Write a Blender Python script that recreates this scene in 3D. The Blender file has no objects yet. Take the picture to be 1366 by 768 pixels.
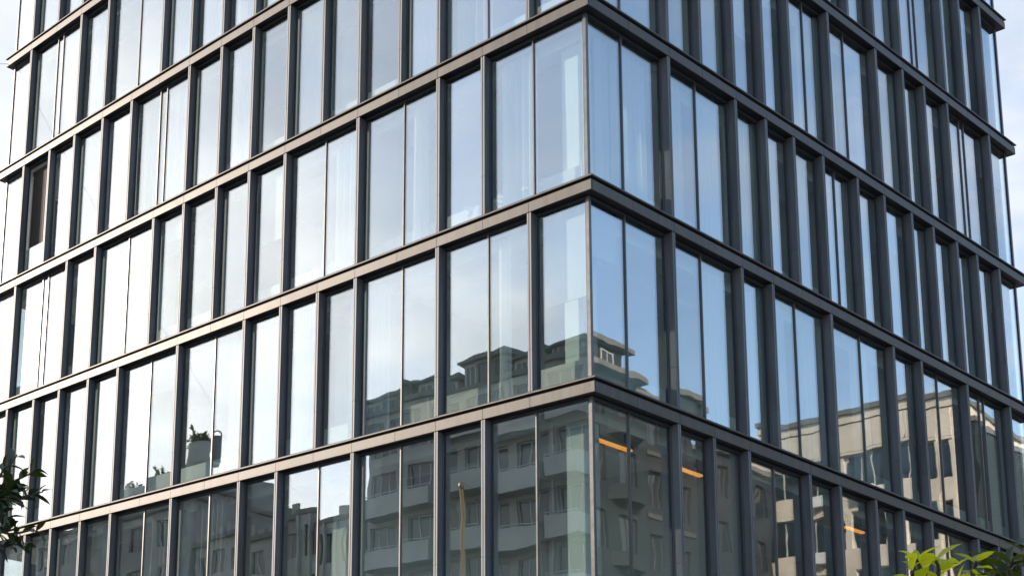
import bpy, bmesh, math, random
from mathutils import Vector, Matrix, Quaternion, noise

random.seed(7)
scn = bpy.context.scene
col = scn.collection
R = math.radians

# ------------------------------------------------------------------ helpers
class MB:
    """collects polygons; build() links them as ONE mesh object"""
    def __init__(self):
        self.v = []; self.f = []; self.s = []
    def poly(self, pts, smooth=False):
        n = len(self.v); self.v += [tuple(p) for p in pts]
        self.f.append(tuple(range(n, n + len(pts)))); self.s.append(smooth)
    def add(self, verts, faces, smooth=False):
        n = len(self.v); self.v += [tuple(p) for p in verts]
        for f in faces:
            self.f.append(tuple(i + n for i in f)); self.s.append(smooth)
    def box(self, x0, x1, y0, y1, z0, z1):
        if x0 > x1: x0, x1 = x1, x0
        if y0 > y1: y0, y1 = y1, y0
        v = [(x, y, z) for z in (z0, z1) for y in (y0, y1) for x in (x0, x1)]
        self.add(v, [(0, 2, 3, 1), (4, 5, 7, 6), (0, 1, 5, 4), (2, 6, 7, 3), (0, 4, 6, 2), (1, 3, 7, 5)])
    def prism(self, prof, z0, z1):
        """plan outline extruded upwards (counter-clockwise outline)"""
        n = len(prof)
        v = [(x, y, z0) for x, y in prof] + [(x, y, z1) for x, y in prof]
        f = [tuple(reversed(range(n))), tuple(range(n, 2 * n))]
        f += [(i, (i + 1) % n, n + (i + 1) % n, n + i) for i in range(n)]
        self.add(v, f)
    def ring(self, prof, rect):
        """profile (inset, z) swept round a rectangle with mitred corners"""
        x0, x1, y0, y1 = rect
        n = len(prof); vs = []
        for cx, cy, sx, sy in ((x0, y0, 1, 1), (x1, y0, -1, 1), (x1, y1, -1, -1), (x0, y1, 1, -1)):
            for w, z in prof: vs.append((cx + sx * w, cy + sy * w, z))
        fs = []
        for c in range(4):
            d = (c + 1) % 4
            for i in range(n):
                j = (i + 1) % n
                fs.append((c * n + i, d * n + i, d * n + j, c * n + j))
        self.add(vs, fs)
    def tube(self, pts, rads, n=8, smooth=True, cap=True):
        pts = [Vector(p) for p in pts]; vs = []; fs = []
        for i, p in enumerate(pts):
            t = (pts[min(i + 1, len(pts) - 1)] - pts[max(i - 1, 0)]).normalized()
            a = t.cross(Vector((0, 0, 1)))
            if a.length < .05: a = t.cross(Vector((1, 0, 0)))
            a.normalize(); b = t.cross(a)
            for k in range(n):
                q = 2 * math.pi * k / n
                vs.append(p + (a * math.cos(q) + b * math.sin(q)) * rads[i])
        for i in range(len(pts) - 1):
            for k in range(n):
                l = (k + 1) % n
                fs.append((i * n + k, i * n + l, (i + 1) * n + l, (i + 1) * n + k))
        self.add(vs, fs, smooth)
        if cap:
            self.poly([vs[k] for k in range(n)][::-1]); self.poly([vs[(len(pts) - 1) * n + k] for k in range(n)])
    def lathe(self, prof, cx=0, cy=0, n=16, smooth=True):
        vs = []; fs = []
        for r, z in prof:
            for k in range(n):
                q = 2 * math.pi * k / n
                vs.append((cx + r * math.cos(q), cy + r * math.sin(q), z))
        for i in range(len(prof) - 1):
            for k in range(n):
                l = (k + 1) % n
                fs.append((i * n + k, i * n + l, (i + 1) * n + l, (i + 1) * n + k))
        self.add(vs, fs, smooth)
    def mesh(self, name, mat, fix=True):
        me = bpy.data.meshes.new(name)
        me.from_pydata(self.v, [], self.f)
        if any(self.s):
            me.polygons.foreach_set('use_smooth', self.s)
        if fix:
            bm = bmesh.new(); bm.from_mesh(me)
            bmesh.ops.recalc_face_normals(bm, faces=bm.faces)
            bm.to_mesh(me); bm.free()
        me.materials.append(mat); me.update()
        return me
    def build(self, name, mat, parent=None, loc=(0, 0, 0), rz=0.0, fix=True):
        return link(name, self.mesh(name, mat, fix), parent, loc, rz)

def link(name, data, parent=None, loc=(0, 0, 0), rz=0.0):
    o = bpy.data.objects.new(name, data); col.objects.link(o)
    o.parent = parent; o.location = loc; o.rotation_euler = (0, 0, rz)
    return o

def tag(o, label, cat, group=None):
    o['label'] = label; o['category'] = cat
    if group: o['group'] = group
    return o

def thing(name, label, cat, loc=(0, 0, 0), rz=0.0, group=None):
    return tag(link(name, None, None, loc, rz), label, cat, group)

def setting(o, kind='structure'):
    o['kind'] = kind; return o

def copy_tree(o, parent=None):
    c = o.copy(); col.objects.link(c); c.parent = parent
    for ch in list(o.children): copy_tree(ch, c)
    return c

# ------------------------------------------------------------------ materials
def mat(name):
    m = bpy.data.materials.new(name); m.use_nodes = True
    nt = m.node_tree
    return m, nt, nt.nodes, nt.links, nt.nodes['Principled BSDF']

def surface(name, base, rough=.6, metal=0.0, var=.12, scale=2.0, bump=0.0, bscale=30.0, streak=False, spec=.5, panel=0.0):
    m, nt, N, L, P = mat(name)
    P.inputs['Roughness'].default_value = rough; P.inputs['Metallic'].default_value = metal
    P.inputs['Specular IOR Level'].default_value = spec
    tc = N.new('ShaderNodeTexCoord'); mp = N.new('ShaderNodeMapping'); nz = N.new('ShaderNodeTexNoise')
    geo = N.new('ShaderNodeNewGeometry')
    if streak: mp.inputs['Scale'].default_value = (1, 1, .12)
    nz.inputs['Scale'].default_value = scale; nz.inputs['Detail'].default_value = 6; nz.inputs['Roughness'].default_value = .62
    L.new(geo.outputs['Position'], mp.inputs['Vector']); L.new(mp.outputs['Vector'], nz.inputs['Vector'])
    cr = N.new('ShaderNodeValToRGB')
    cr.color_ramp.elements[0].position = .3; cr.color_ramp.elements[1].position = .72
    cr.color_ramp.elements[0].color = (*[c * (1 - var) for c in base], 1)
    cr.color_ramp.elements[1].color = (*[min(1, c * (1 + var)) for c in base], 1)
    L.new(nz.outputs['Fac'], cr.inputs['Fac'])
    if panel:
        oi = N.new('ShaderNodeObjectInfo'); sm = N.new('ShaderNodeMath'); sm.operation = 'ADD'
        L.new(geo.outputs['Random Per Island'], sm.inputs[0]); L.new(oi.outputs['Random'], sm.inputs[1])
        m2 = N.new('ShaderNodeMapRange'); m2.inputs['From Max'].default_value = 2; m2.inputs['To Min'].default_value = 1 - panel; m2.inputs['To Max'].default_value = 1 + panel
        L.new(sm.outputs[0], m2.inputs['Value'])
        sc = N.new('ShaderNodeVectorMath'); sc.operation = 'SCALE'; L.new(cr.outputs['Color'], sc.inputs[0]); L.new(m2.outputs['Result'], sc.inputs['Scale'])
        L.new(sc.outputs[0], P.inputs['Base Color'])
    else:
        L.new(cr.outputs['Color'], P.inputs['Base Color'])
    if metal > 0 or rough < .5:
        mr = N.new('ShaderNodeMapRange'); mr.inputs['To Min'].default_value = max(.02, rough - .08); mr.inputs['To Max'].default_value = rough + .1
        L.new(nz.outputs['Fac'], mr.inputs['Value']); L.new(mr.outputs['Result'], P.inputs['Roughness'])
    if bump:
        n2 = N.new('ShaderNodeTexNoise'); n2.inputs['Scale'].default_value = bscale; n2.inputs['Detail'].default_value = 4
        L.new(geo.outputs['Position'], n2.inputs['Vector'])
        b = N.new('ShaderNodeBump'); b.inputs['Strength'].default_value = bump; b.inputs['Distance'].default_value = .02
        L.new(n2.outputs['Fac'], b.inputs['Height']); L.new(b.outputs['Normal'], P.inputs['Normal'])
    return m

def coated_glass(name, base_refl, tint, wave=.0020):
    """neutral solar-control glass: clear sheet with a mirror coat stronger at glancing angles"""
    m, nt, N, L, P = mat(name); N.remove(P)
    out = N['Material Output']
    lw = N.new('ShaderNodeLayerWeight'); lw.inputs['Blend'].default_value = .5
    pw = N.new('ShaderNodeMath'); pw.operation = 'POWER'; pw.inputs[1].default_value = 4.0
    ma = N.new('ShaderNodeMath'); ma.operation = 'MULTIPLY_ADD'; ma.inputs[1].default_value = 1 - base_refl; ma.inputs[2].default_value = base_refl
    mr0 = N.new('ShaderNodeMapRange'); mr0.inputs['To Min'].default_value = base_refl - .055; mr0.inputs['To Max'].default_value = base_refl + .055
    ob = N.new('ShaderNodeObjectInfo'); L.new(ob.outputs['Random'], mr0.inputs['Value']); L.new(mr0.outputs['Result'], ma.inputs[2])
    L.new(lw.outputs['Facing'], pw.inputs[0]); L.new(pw.outputs[0], ma.inputs[0])
    tr = N.new('ShaderNodeBsdfTransparent'); tr.inputs['Color'].default_value = (*tint, 1)
    gl = N.new('ShaderNodeBsdfGlossy'); gl.inputs['Roughness'].default_value = 0.0; gl.inputs['Color'].default_value = (.95, .965, .985, 1)
    geo = N.new('ShaderNodeNewGeometry'); oi = N.new('ShaderNodeObjectInfo')
    ad = N.new('ShaderNodeVectorMath'); ad.operation = 'ADD'
    mu = N.new('ShaderNodeVectorMath'); mu.operation = 'SCALE'; mu.inputs['Scale'].default_value = 40.0
    cx = N.new('ShaderNodeCombineXYZ')
    L.new(oi.outputs['Random'], cx.inputs[0]); L.new(oi.outputs['Random'], cx.inputs[2]); L.new(cx.outputs[0], mu.inputs[0])
    L.new(geo.outputs['Position'], ad.inputs[0]); L.new(mu.outputs[0], ad.inputs[1])
    nz = N.new('ShaderNodeTexNoise'); nz.inputs['Scale'].default_value = .85; nz.inputs['Detail'].default_value = 1.5
    L.new(ad.outputs[0], nz.inputs['Vector'])
    b = N.new('ShaderNodeBump'); b.inputs['Strength'].default_value = 1.0; b.inputs['Distance'].default_value = wave
    L.new(nz.outputs['Fac'], b.inputs['Height']); wn = N.new('ShaderNodeTexWhiteNoise'); wn.noise_dimensions = '1D'; L.new(oi.outputs['Random'], wn.inputs['W'])
    t0 = N.new('ShaderNodeVectorMath'); t0.operation = 'SUBTRACT'; t0.inputs[1].default_value = (.5, .5, .5); L.new(wn.outputs['Color'], t0.inputs[0])
    t1 = N.new('ShaderNodeVectorMath'); t1.operation = 'SCALE'; t1.inputs['Scale'].default_value = .011; L.new(t0.outputs[0], t1.inputs[0])
    t2 = N.new('ShaderNodeVectorMath'); t2.operation = 'ADD'; L.new(b.outputs['Normal'], t2.inputs[0]); L.new(t1.outputs[0], t2.inputs[1])
    t3 = N.new('ShaderNodeVectorMath'); t3.operation = 'NORMALIZE'; L.new(t2.outputs[0], t3.inputs[0])
    L.new(t3.outputs[0], gl.inputs['Normal'])
    mx = N.new('ShaderNodeMixShader')
    L.new(ma.outputs[0], mx.inputs[0]); L.new(tr.outputs[0], mx.inputs[1]); L.new(gl.outputs[0], mx.inputs[2])
    L.new(mx.outputs[0], out.inputs['Surface'])
    return m

def leafy(name, c0, c1, trans):
    m, nt, N, L, P = mat(name); N.remove(P)
    out = N['Material Output']
    oi = N.new('ShaderNodeNewGeometry')
    cr = N.new('ShaderNodeValToRGB'); cr.color_ramp.elements[0].color = (*c0, 1); cr.color_ramp.elements[1].color = (*c1, 1)
    L.new(oi.outputs['Random Per Island'], cr.inputs['Fac'])
    P = N.new('ShaderNodeBsdfPrincipled'); P.inputs['Roughness'].default_value = .38
    L.new(cr.outputs['Color'], P.inputs['Base Color'])
    t = N.new('ShaderNodeBsdfTranslucent')
    g = N.new('ShaderNodeMixRGB'); g.blend_type = 'MULTIPLY'; g.inputs[0].default_value = 1; g.inputs[2].default_value = (2.6, 2.4, .7, 1)
    L.new(cr.outputs['Color'], g.inputs[1]); L.new(g.outputs[0], t.inputs['Color'])
    mx = N.new('ShaderNodeMixShader'); mx.inputs[0].default_value = trans
    L.new(P.outputs[0], mx.inputs[1]); L.new(t.outputs[0], mx.inputs[2]); L.new(mx.outputs[0], out.inputs['Surface'])
    return m

def cloth(name, c, trans=.45):
    m, nt, N, L, P = mat(name); N.remove(P)
    d = N.new('ShaderNodeBsdfDiffuse'); d.inputs['Color'].default_value = (*c, 1)
    t = N.new('ShaderNodeBsdfTranslucent'); t.inputs['Color'].default_value = (*c, 1)
    mx = N.new('ShaderNodeMixShader'); mx.inputs[0].default_value = trans
    L.new(d.outputs[0], mx.inputs[1]); L.new(t.outputs[0], mx.inputs[2]); L.new(mx.outputs[0], N['Material Output'].inputs['Surface'])
    return m

def glow(name, c, s):
    m, nt, N, L, P = mat(name)
    P.inputs['Base Color'].default_value = (*c, 1)
    P.inputs['Emission Color'].default_value = (*c, 1); P.inputs['Emission Strength'].default_value = s
    return m

M = {}
M['metal'] = surface('bronze_grey_metal', (.15, .149, .157), .54, .25, .3, 5.0, bump=.06, bscale=90, streak=True, panel=.14)
M['metal_fascia'] = surface('bronze_grey_fascia', (.070, .060, .052), .48, .3, .32, 7.0, bump=.06, bscale=70, streak=True, panel=.18)
M['metal_dark'] = surface('dark_frame_metal', (.035, .036, .042), .5, .2, .15, 4)
M['mullion'] = surface('mullion_aluminium', (.13, .12, .115), .35, .6, .1, 5)
M['glass'] = coated_glass('coated_glass', .235, (.90, .95, .93))
M['ceiling'] = surface('white_ceiling', (.80, .80, .78), .8, 0, .05, 1)
M['inner'] = surface('interior_plaster', (.62, .61, .58), .85, 0, .1, .6)
M['column'] = surface('pale_concrete', (.66, .70, .66), .8, 0, .05, 1.5)
M['curtain'] = cloth('sheer_white_cloth', (.82, .84, .86))
M['curtain_grey'] = cloth('grey_cloth', (.42, .41, .39), .3)
M['blind'] = cloth('blind_cloth', (.70, .72, .72), .3)
M['brown'] = surface('brown_cloth', (.04, .026, .017), .8, 0, .15, 6)
M['white'] = surface('white_paint', (.78, .78, .76), .5, 0, .05, 5)
M['lantern'] = surface('grey_lantern_shade', (.12, .12, .12), .5, 0, .1, 8)
M['amber'] = glow('amber_strip', (1.0, .36, .05), .6)
M['lampglow'] = glow('lamp_glow', (1.0, .5, .15), .7)
M['render_grey'] = surface('grey_render', (.38, .37, .335), .85, 0, .18, .8, bump=.2, bscale=12)
M['render_pale'] = surface('pale_render', (.48, .47, .43), .85, 0, .14, .8, bump=.2, bscale=12)
M['render_dark'] = surface('dark_render', (.32, .31, .285), .85, 0, .2, .8, bump=.2, bscale=12)
M['green_stone'] = surface('green_stone_shade_tone', (.012, .021, .024), .75, 0, .2, 1.1, bump=.2, bscale=14)  # near-black colour stands in for shade on the sunlit fronts
M['slate'] = surface('slate_shade_tone', (.012, .016, .02), .7, 0, .25, 1.6)  # shade put into the slate colour, since the sun reaches this front
M['brick_shade_tone'] = surface('brick_shade_tone', (.014, .019, .024), .85, 0, .25, 1.5, bump=.2, bscale=20)  # brick colour taken near black in place of cast shade
M['beige'] = surface('beige_panel', (.66, .58, .47), .8, 0, .12, .9, bump=.15, bscale=16)
M['window_glass'] = surface('far_window_glass', (.02, .025, .03), .06, 0, .1, 1, spec=1.0)
M['window_frame'] = surface('far_window_frame', (.5, .5, .48), .5, 0, .05, 2)
M['window_frame_dark'] = surface('far_window_frame_dark', (.06, .06, .06), .5, 0, .05, 2)
M['roof'] = surface('roof_felt', (.15, .15, .14), .8, 0, .2, 2)
M['asphalt'] = surface('asphalt', (.05, .05, .052), .85, 0, .25, 3, bump=.4, bscale=120)
M['paving'] = surface('paving_stone', (.26, .25, .24), .8, 0, .15, 4, bump=.2, bscale=60)
M['earth'] = surface('city_ground', (.16, .155, .145), .9, 0, .2, .05)
M['kerb'] = surface('kerb_stone', (.33, .32, .31), .8, 0, .1, 5)
M['line'] = surface('road_paint', (.78, .78, .75), .6, 0, .1, 6)
M['bark'] = surface('bark', (.09, .065, .045), .85, 0, .3, 12, bump=.5, bscale=60)
M['leaf_dark'] = leafy('dark_leaf', (.018, .030, .010), (.040, .052, .018), .22)
M['leaf_bright'] = leafy('bright_leaf', (.28, .31, .02), (.46, .45, .05), .5)
M['leaf_mid'] = leafy('mid_leaf', (.020, .036, .010), (.075, .10, .020), .35)
M['gold'] = surface('gold_paint', (.66, .36, .13), .35, .5, .08, 4)

# ------------------------------------------------------------------ camera
CAM = Vector((14.1889, -20.7435, 1.5989)); YAW, PITCH, ROLL = -.9207, .2071, .0507
F_PX, PX, PY = 1956.05, 162.36, 734.08        # focal length and principal point, in pixels of the 1366 x 768 frame
cy_, sy_, cp_, sp_ = math.cos(YAW), math.sin(YAW), math.cos(PITCH), math.sin(PITCH)
FWD = Vector((sy_ * cp_, cy_ * cp_, sp_)); rr = Vector((cy_, -sy_, 0)); uu = rr.cross(FWD)
RIGHT = rr * math.cos(ROLL) + uu * math.sin(ROLL); UP = -rr * math.sin(ROLL) + uu * math.cos(ROLL)
cam = bpy.data.cameras.new('camera'); co = bpy.data.objects.new('camera', cam); col.objects.link(co)
co.matrix_world = Matrix(((RIGHT.x, UP.x, -FWD.x, CAM.x), (RIGHT.y, UP.y, -FWD.y, CAM.y), (RIGHT.z, UP.z, -FWD.z, CAM.z), (0, 0, 0, 1)))
cam.sensor_width = 36; cam.lens = F_PX / 1366 * 36
cam.shift_x = (683 - PX) / 1366; cam.shift_y = (PY - 384) / 1366
cam.clip_start = .1; cam.clip_end = 4000
scn.camera = co

def project(p):
    d = Vector(p) - CAM; z = d.dot(FWD)
    if z < .1: return None
    return (PX + F_PX * d.dot(RIGHT) / z, PY - F_PX * d.dot(UP) / z)

def ray(x, y):
    return (FWD + RIGHT * ((x - PX) / F_PX) - UP * ((y - PY) / F_PX)).normalized()

# ------------------------------------------------------------------ light and sky
S_EL, S_AZ = R(21.0), R(210.0)                 # sun low over the street, ahead-left of the camera
SUN = Vector((math.cos(S_EL) * math.cos(S_AZ), math.cos(S_EL) * math.sin(S_AZ), math.sin(S_EL)))
sl = bpy.data.lights.new('sun', 'SUN'); sl.energy = 3.1; sl.angle = R(.5); sl.color = (1.0, .87, .72)
so = bpy.data.objects.new('sun', sl); col.objects.link(so)
so.rotation_euler = SUN.to_track_quat('Z', 'Y').to_euler()

w = bpy.data.worlds.new('World'); scn.world = w; w.use_nodes = True
N, L = w.node_tree.nodes, w.node_tree.links
bg = N['Background']
sky = N.new('ShaderNodeTexSky'); sky.sky_type = 'NISHITA'; sky.sun_disc = False
sky.sun_elevation = S_EL; sky.sun_rotation = math.atan2(SUN.x, SUN.y)
sky.air_density = 1.0; sky.dust_density = .5; sky.ozone_density = 1.8
tc = N.new('ShaderNodeTexCoord'); sx = N.new('ShaderNodeSeparateXYZ'); L.new(tc.outputs['Generated'], sx.inputs[0])
zz = N.new('ShaderNodeMath'); zz.operation = 'MAXIMUM'; zz.inputs[1].default_value = .06; L.new(sx.outputs['Z'], zz.inputs[0])
za = N.new('ShaderNodeMath'); za.operation = 'ADD'; za.inputs[1].default_value = .12; L.new(zz.outputs[0], za.inputs[0])
dv = [N.new('ShaderNodeMath') for _ in range(2)]
for d, a in zip(dv, 'XY'):
    d.operation = 'DIVIDE'; L.new(sx.outputs[a], d.inputs[0]); L.new(za.outputs[0], d.inputs[1])
cx = N.new('ShaderNodeCombineXYZ'); L.new(dv[0].outputs[0], cx.inputs[0]); L.new(dv[1].outputs[0], cx.inputs[1])
cn = N.new('ShaderNodeTexNoise'); cn.inputs['Scale'].default_value = 2.1; cn.inputs['Detail'].default_value = 9; cn.inputs['Roughness'].default_value = .58
cn.inputs['Distortion'].default_value = .35
L.new(cx.outputs[0], cn.inputs['Vector'])
cr = N.new('ShaderNodeValToRGB'); cr.color_ramp.elements[0].position = .46; cr.color_ramp.elements[1].position = .74
cr.color_ramp.elements[0].color = (.10, .10, .10, 1); cr.color_ramp.elements[1].color = (.75, .75, .75, 1)
dt = N.new('ShaderNodeVectorMath'); dt.operation = 'DOT_PRODUCT'; dt.inputs[1].default_value = (-.80, .30, -.25)
L.new(tc.outputs['Generated'], dt.inputs[0])
hz = N.new('ShaderNodeMath'); hz.operation = 'MULTIPLY_ADD'; hz.inputs[1].default_value = .34; L.new(dt.outputs['Value'], hz.inputs[0]); L.new(cn.outputs['Fac'], hz.inputs[2])
L.new(hz.outputs[0], cr.inputs['Fac'])
b0 = N.new('ShaderNodeRGBToBW'); L.new(sky.outputs[0], b0.inputs[0])
k1 = N.new('ShaderNodeMath'); k1.operation = 'MULTIPLY_ADD'; k1.inputs[1].default_value = .055; k1.inputs[2].default_value = 1.0; L.new(b0.outputs[0], k1.inputs[0])
k2 = N.new('ShaderNodeMath'); k2.operation = 'DIVIDE'; k2.inputs[0].default_value = 1.2; L.new(k1.outputs[0], k2.inputs[1])
skc = N.new('ShaderNodeVectorMath'); skc.operation = 'SCALE'; L.new(sky.outputs[0], skc.inputs[0]); L.new(k2.outputs[0], skc.inputs['Scale'])
bw = N.new('ShaderNodeRGBToBW'); L.new(skc.outputs[0], bw.inputs[0])
cl = N.new('ShaderNodeMath'); cl.operation = 'MULTIPLY_ADD'; cl.inputs[1].default_value = 1.15; cl.inputs[2].default_value = 1.5; L.new(bw.outputs[0], cl.inputs[0])
ct = N.new('ShaderNodeMixRGB'); ct.blend_type = 'MULTIPLY'; ct.inputs[0].default_value = 1; ct.inputs[2].default_value = (1.0, .985, .96, 1)
n3 = N.new('ShaderNodeTexNoise'); n3.inputs['Scale'].default_value = 4.5; n3.inputs['Detail'].default_value = 6; L.new(cx.outputs[0], n3.inputs['Vector'])
m3 = N.new('ShaderNodeMapRange'); m3.inputs['From Min'].default_value = .3; m3.inputs['From Max'].default_value = .7; m3.inputs['To Min'].default_value = .78; m3.inputs['To Max'].default_value = 1.15
L.new(n3.outputs['Fac'], m3.inputs['Value'])
m4 = N.new('ShaderNodeMath'); m4.operation = 'MULTIPLY'; L.new(cl.outputs[0], m4.inputs[0]); L.new(m3.outputs['Result'], m4.inputs[1])
L.new(m4.outputs[0], ct.inputs[1])
mxw = N.new('ShaderNodeMixRGB'); L.new(cr.outputs['Color'], mxw.inputs[0]); L.new(skc.outputs[0], mxw.inputs[1]); L.new(ct.outputs[0], mxw.inputs[2])
L.new(mxw.outputs[0], bg.inputs['Color']); bg.inputs['Strength'].default_value = .13

vs = scn.view_settings; vs.view_transform = 'Standard'; vs.look = 'None'; vs.gamma = 1; vs.use_curve_mapping = False; vs.exposure = 1.2
c = scn.cycles
c.use_denoising = True
try: c.denoiser = 'OPENIMAGEDENOISE'
except Exception: pass
c.max_bounces = 10; c.diffuse_bounces = 3; c.glossy_bounces = 5; c.transmission_bounces = 4; c.transparent_max_bounces = 16
c.sample_clamp_indirect = 6; c.caustics_reflective = False; c.caustics_refractive = False
c.use_adaptive_sampling = True; c.adaptive_threshold = .01

# ------------------------------------------------------------------ the setting on the ground
g = MB(); g.poly([(-600, -600, 0), (600, -600, 0), (600, 600, 0), (-600, 600, 0)]); setting(g.build('ground', M['earth'], fix=False))
rd = MB()
rd.poly([(-400, -30, .004), (9, -30, .004), (9, -7, .004), (-400, -7, .004)])
rd.poly([(9, -60, .004), (19, -60, .004), (19, 53, .004), (9, 53, .004)])
setting(rd.build('road', M['asphalt'], fix=False))
ln = MB()
for i in range(-30, 3): ln.poly([(i * 4, -18.6, .008), (i * 4 + 2, -18.6, .008), (i * 4 + 2, -18.45, .008), (i * 4, -18.45, .008)])
for i in range(-12, 12): ln.poly([(13.9, i * 4, .008), (14.05, i * 4, .008), (14.05, i * 4 + 2, .008), (13.9, i * 4 + 2, .008)])
setting(ln.build('road_markings', M['line'], fix=False))
pv = MB()
pv.box(-100, 8.85, -6.85, 40, -.05, .13)
pv.box(-100, 8.85, -60, -30.15, -.05, .13); pv.box(19.15, 60, -60, 53, -.05, .13)
setting(pv.build('pavement', M['paving']))
kb = MB()
kb.box(-100, 9, -7, -6.853, -.05, .14); kb.box(8.853, 9, -6.85, 40, -.05, .14)
kb.box(-100, 9, -30.147, -30, -.05, .14); kb.box(19, 19.147, -60, 53, -.05, .14)
setting(kb.build('kerb', M['kerb']))

# ------------------------------------------------------------------ the office building
LX, LY = 19.95, 18.74                                   # lengths of the two street fronts, to the band tips
GL = [0, 1.3326, 2.3808, 3.4859, 4.5041, 5.6471, 6.7304, 7.8457, 9.0229, 10.1513, 11.3459, 12.505, 13.6523, 14.901, 16.1767, 17.3537, 18.6409]
GR = [0, 1.2651, 2.5923, 3.7474, 4.9671, 6.1222, 7.2341, 8.457, 9.9613, 11.1921, 12.521, 13.6077, 14.8422, 15.9332, 17.1914]
def gpos(g, k):
    i = int(k); fr = k - i
    return g[i] + (fr * (g[i + 1] - g[i]) if fr else 0)
BANDS = [28.05, 24.41, 20.776, 17.13, 13.53, 9.805, 6.15, .36]      # underside of each fascia, from the top down
# divisions of every storey: F = deep fin, m = thin mullion, counted in panel joints from the corner
DIV_L = {
 0: 'F1 F2 m3 F4 F5 m6 F7 F8 F9 m10 F11 m12 F13 F14 F15 F16',
 1: 'm1 F2 F3 m4 F5 F6 F7 F8 F9 F10 F11 m12 F13 F14 d15 F16',
 2: 'F1 m2 F3 F4 F5 F6 F7 F8 F9 F10 d11 F12 F13 F14 F15 F16',
 3: 'm1 F2 F3 m4 F5 m6 F7 F8 F9 F10 F11 m12 F13 F14 d15 F16',
 4: 'F1 m2 F3 m4 F5 F6 F7 F8 m9 F10 m11 F12 F13 F14 F15 F16',
 5: 'm1 F2 F3 m4 F5 m6 F7 F8 m9 F10 m11 F12 F13 F14 F15 F16',
 6: 'm1 F2 m3 F4 m5 F6 m7 F8 m9 F10 m11 F12 m13 F14 m15 F16'}
DIV_R = {
 0: 'm1 F2 F3 m4 F5 F6 m7 F8 F9 F10 m11 F12 F13 F14',
 1: 'm1 F2 m3 F4 F5 m6 F7 F8 F9 F10 d11 F12 F13 F14',
 2: 'm1 F2 F3 F4 F5 F6 m6.75 F7.35 m8 F9 F10 F11 F12 d13 F14',
 3: 'm1 F2 m3 F4 F5 F6 F7 m7.5 F8 F9 F10 F11 F12 F13 F14',
 4: 'm1 F2 m3 F4 F5 m6 F7 m8 F9 F10 m11 F12 d13 F14',
 5: 'm1 F2 F3 F4 m5 F6 F7 F8 F9 F10 m11 F12 F13 F14',
 6: 'm1 F2 m3 F4 m5 F6 m7 F8 m9 F10 m11 F12 m13 F14'}

office = thing('office_building', 'dark grey office building with deep bands, vertical fins and mirrored full-height windows', 'building')
rect = (-LX, 0, 0, LY)

class Side:
    def __init__(s, n):
        s.n = n; s.g = GL if n == 'L' else GR; s.len = LX if n == 'L' else LY
        s.rz = 0 if n == 'L' else R(90); s.sg = -1 if n == 'L' else 1
        s.div = DIV_L if n == 'L' else DIV_R
    def pt(s, u, w, z):
        return (-u, w, z) if s.n == 'L' else (-w, u, z)
    def boxm(s, mb, u0, u1, w0, w1, z0, z1):
        if s.n == 'L': mb.box(-u1, -u0, w0, w1, z0, z1)
        else: mb.box(-w1, -w0, u0, u1, z0, z1)
SL, SR = Side('L'), Side('R')

# --- floor bands: slab edge and drip lip, with the fascia panels as a sub-part
for bi, zb in enumerate(BANDS):
    if zb < 1: continue
    b = MB()
    b.ring([(.034, zb + .010), (.34, zb + .010), (.34, zb + .255), (.055, zb + .255), (.055, zb + .200), (.034, zb + .200)], rect)
    band = b.build('floor_band', M['metal_dark'], office)
    lp = MB(); lp.ring([(-.030, zb + .248), (-.030, zb + .270), (-.020, zb + .286), (.31, zb + .294), (.31, zb + .258), (-.004, zb + .240)], rect)
    lp.build('drip_lip', M['metal_fascia'], band)
    fp = MB()
    def panel(sd, u0, u1):
        a, c_ = u0 + .004, u1 - .004
        z0, z1 = zb, zb + .198
        pr = [(0.004, z0), (.033, z0), (.033, z1), (.004, z1), (0, z1 - .005), (0, z0 + .006)]
        vs_ = [sd.pt(a, w_, z_) for w_, z_ in pr] + [sd.pt(c_, w_, z_) for w_, z_ in pr]
        n = len(pr)
        fp.add(vs_, [tuple(range(n)), tuple(range(2 * n - 1, n - 1, -1))] + [(i, (i + 1) % n, n + (i + 1) % n, n + i) for i in range(n)])
    for sd in (SL, SR):
        us = list(sd.g) + [sd.len]
        us[0] = 0 if sd.n == 'L' else .034
        for a, c_ in zip(us[:-1], us[1:]): panel(sd, a, c_)
    # the two rear fronts
    fp.box(-LX, -LX + .033, .034, LY - .034, zb, zb + .198); fp.box(-LX, -.034, LY - .033, LY, zb, zb + .198)
    fp.build('fascia', M['metal_fascia'], band)

def visible_area(sd, u0, u1, z0, z1):
    xs, ys = [], []
    for u in (u0, u1):
        for z in (z0, z1):
            p = project(sd.pt(u, .2, z))
            xs.append(p[0]); ys.append(p[1])
    a = max(0, min(1366, max(xs)) - max(0, min(xs))); h = max(0, min(768, max(ys)) - max(0, min(ys)))
    return a * h * .5

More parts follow.
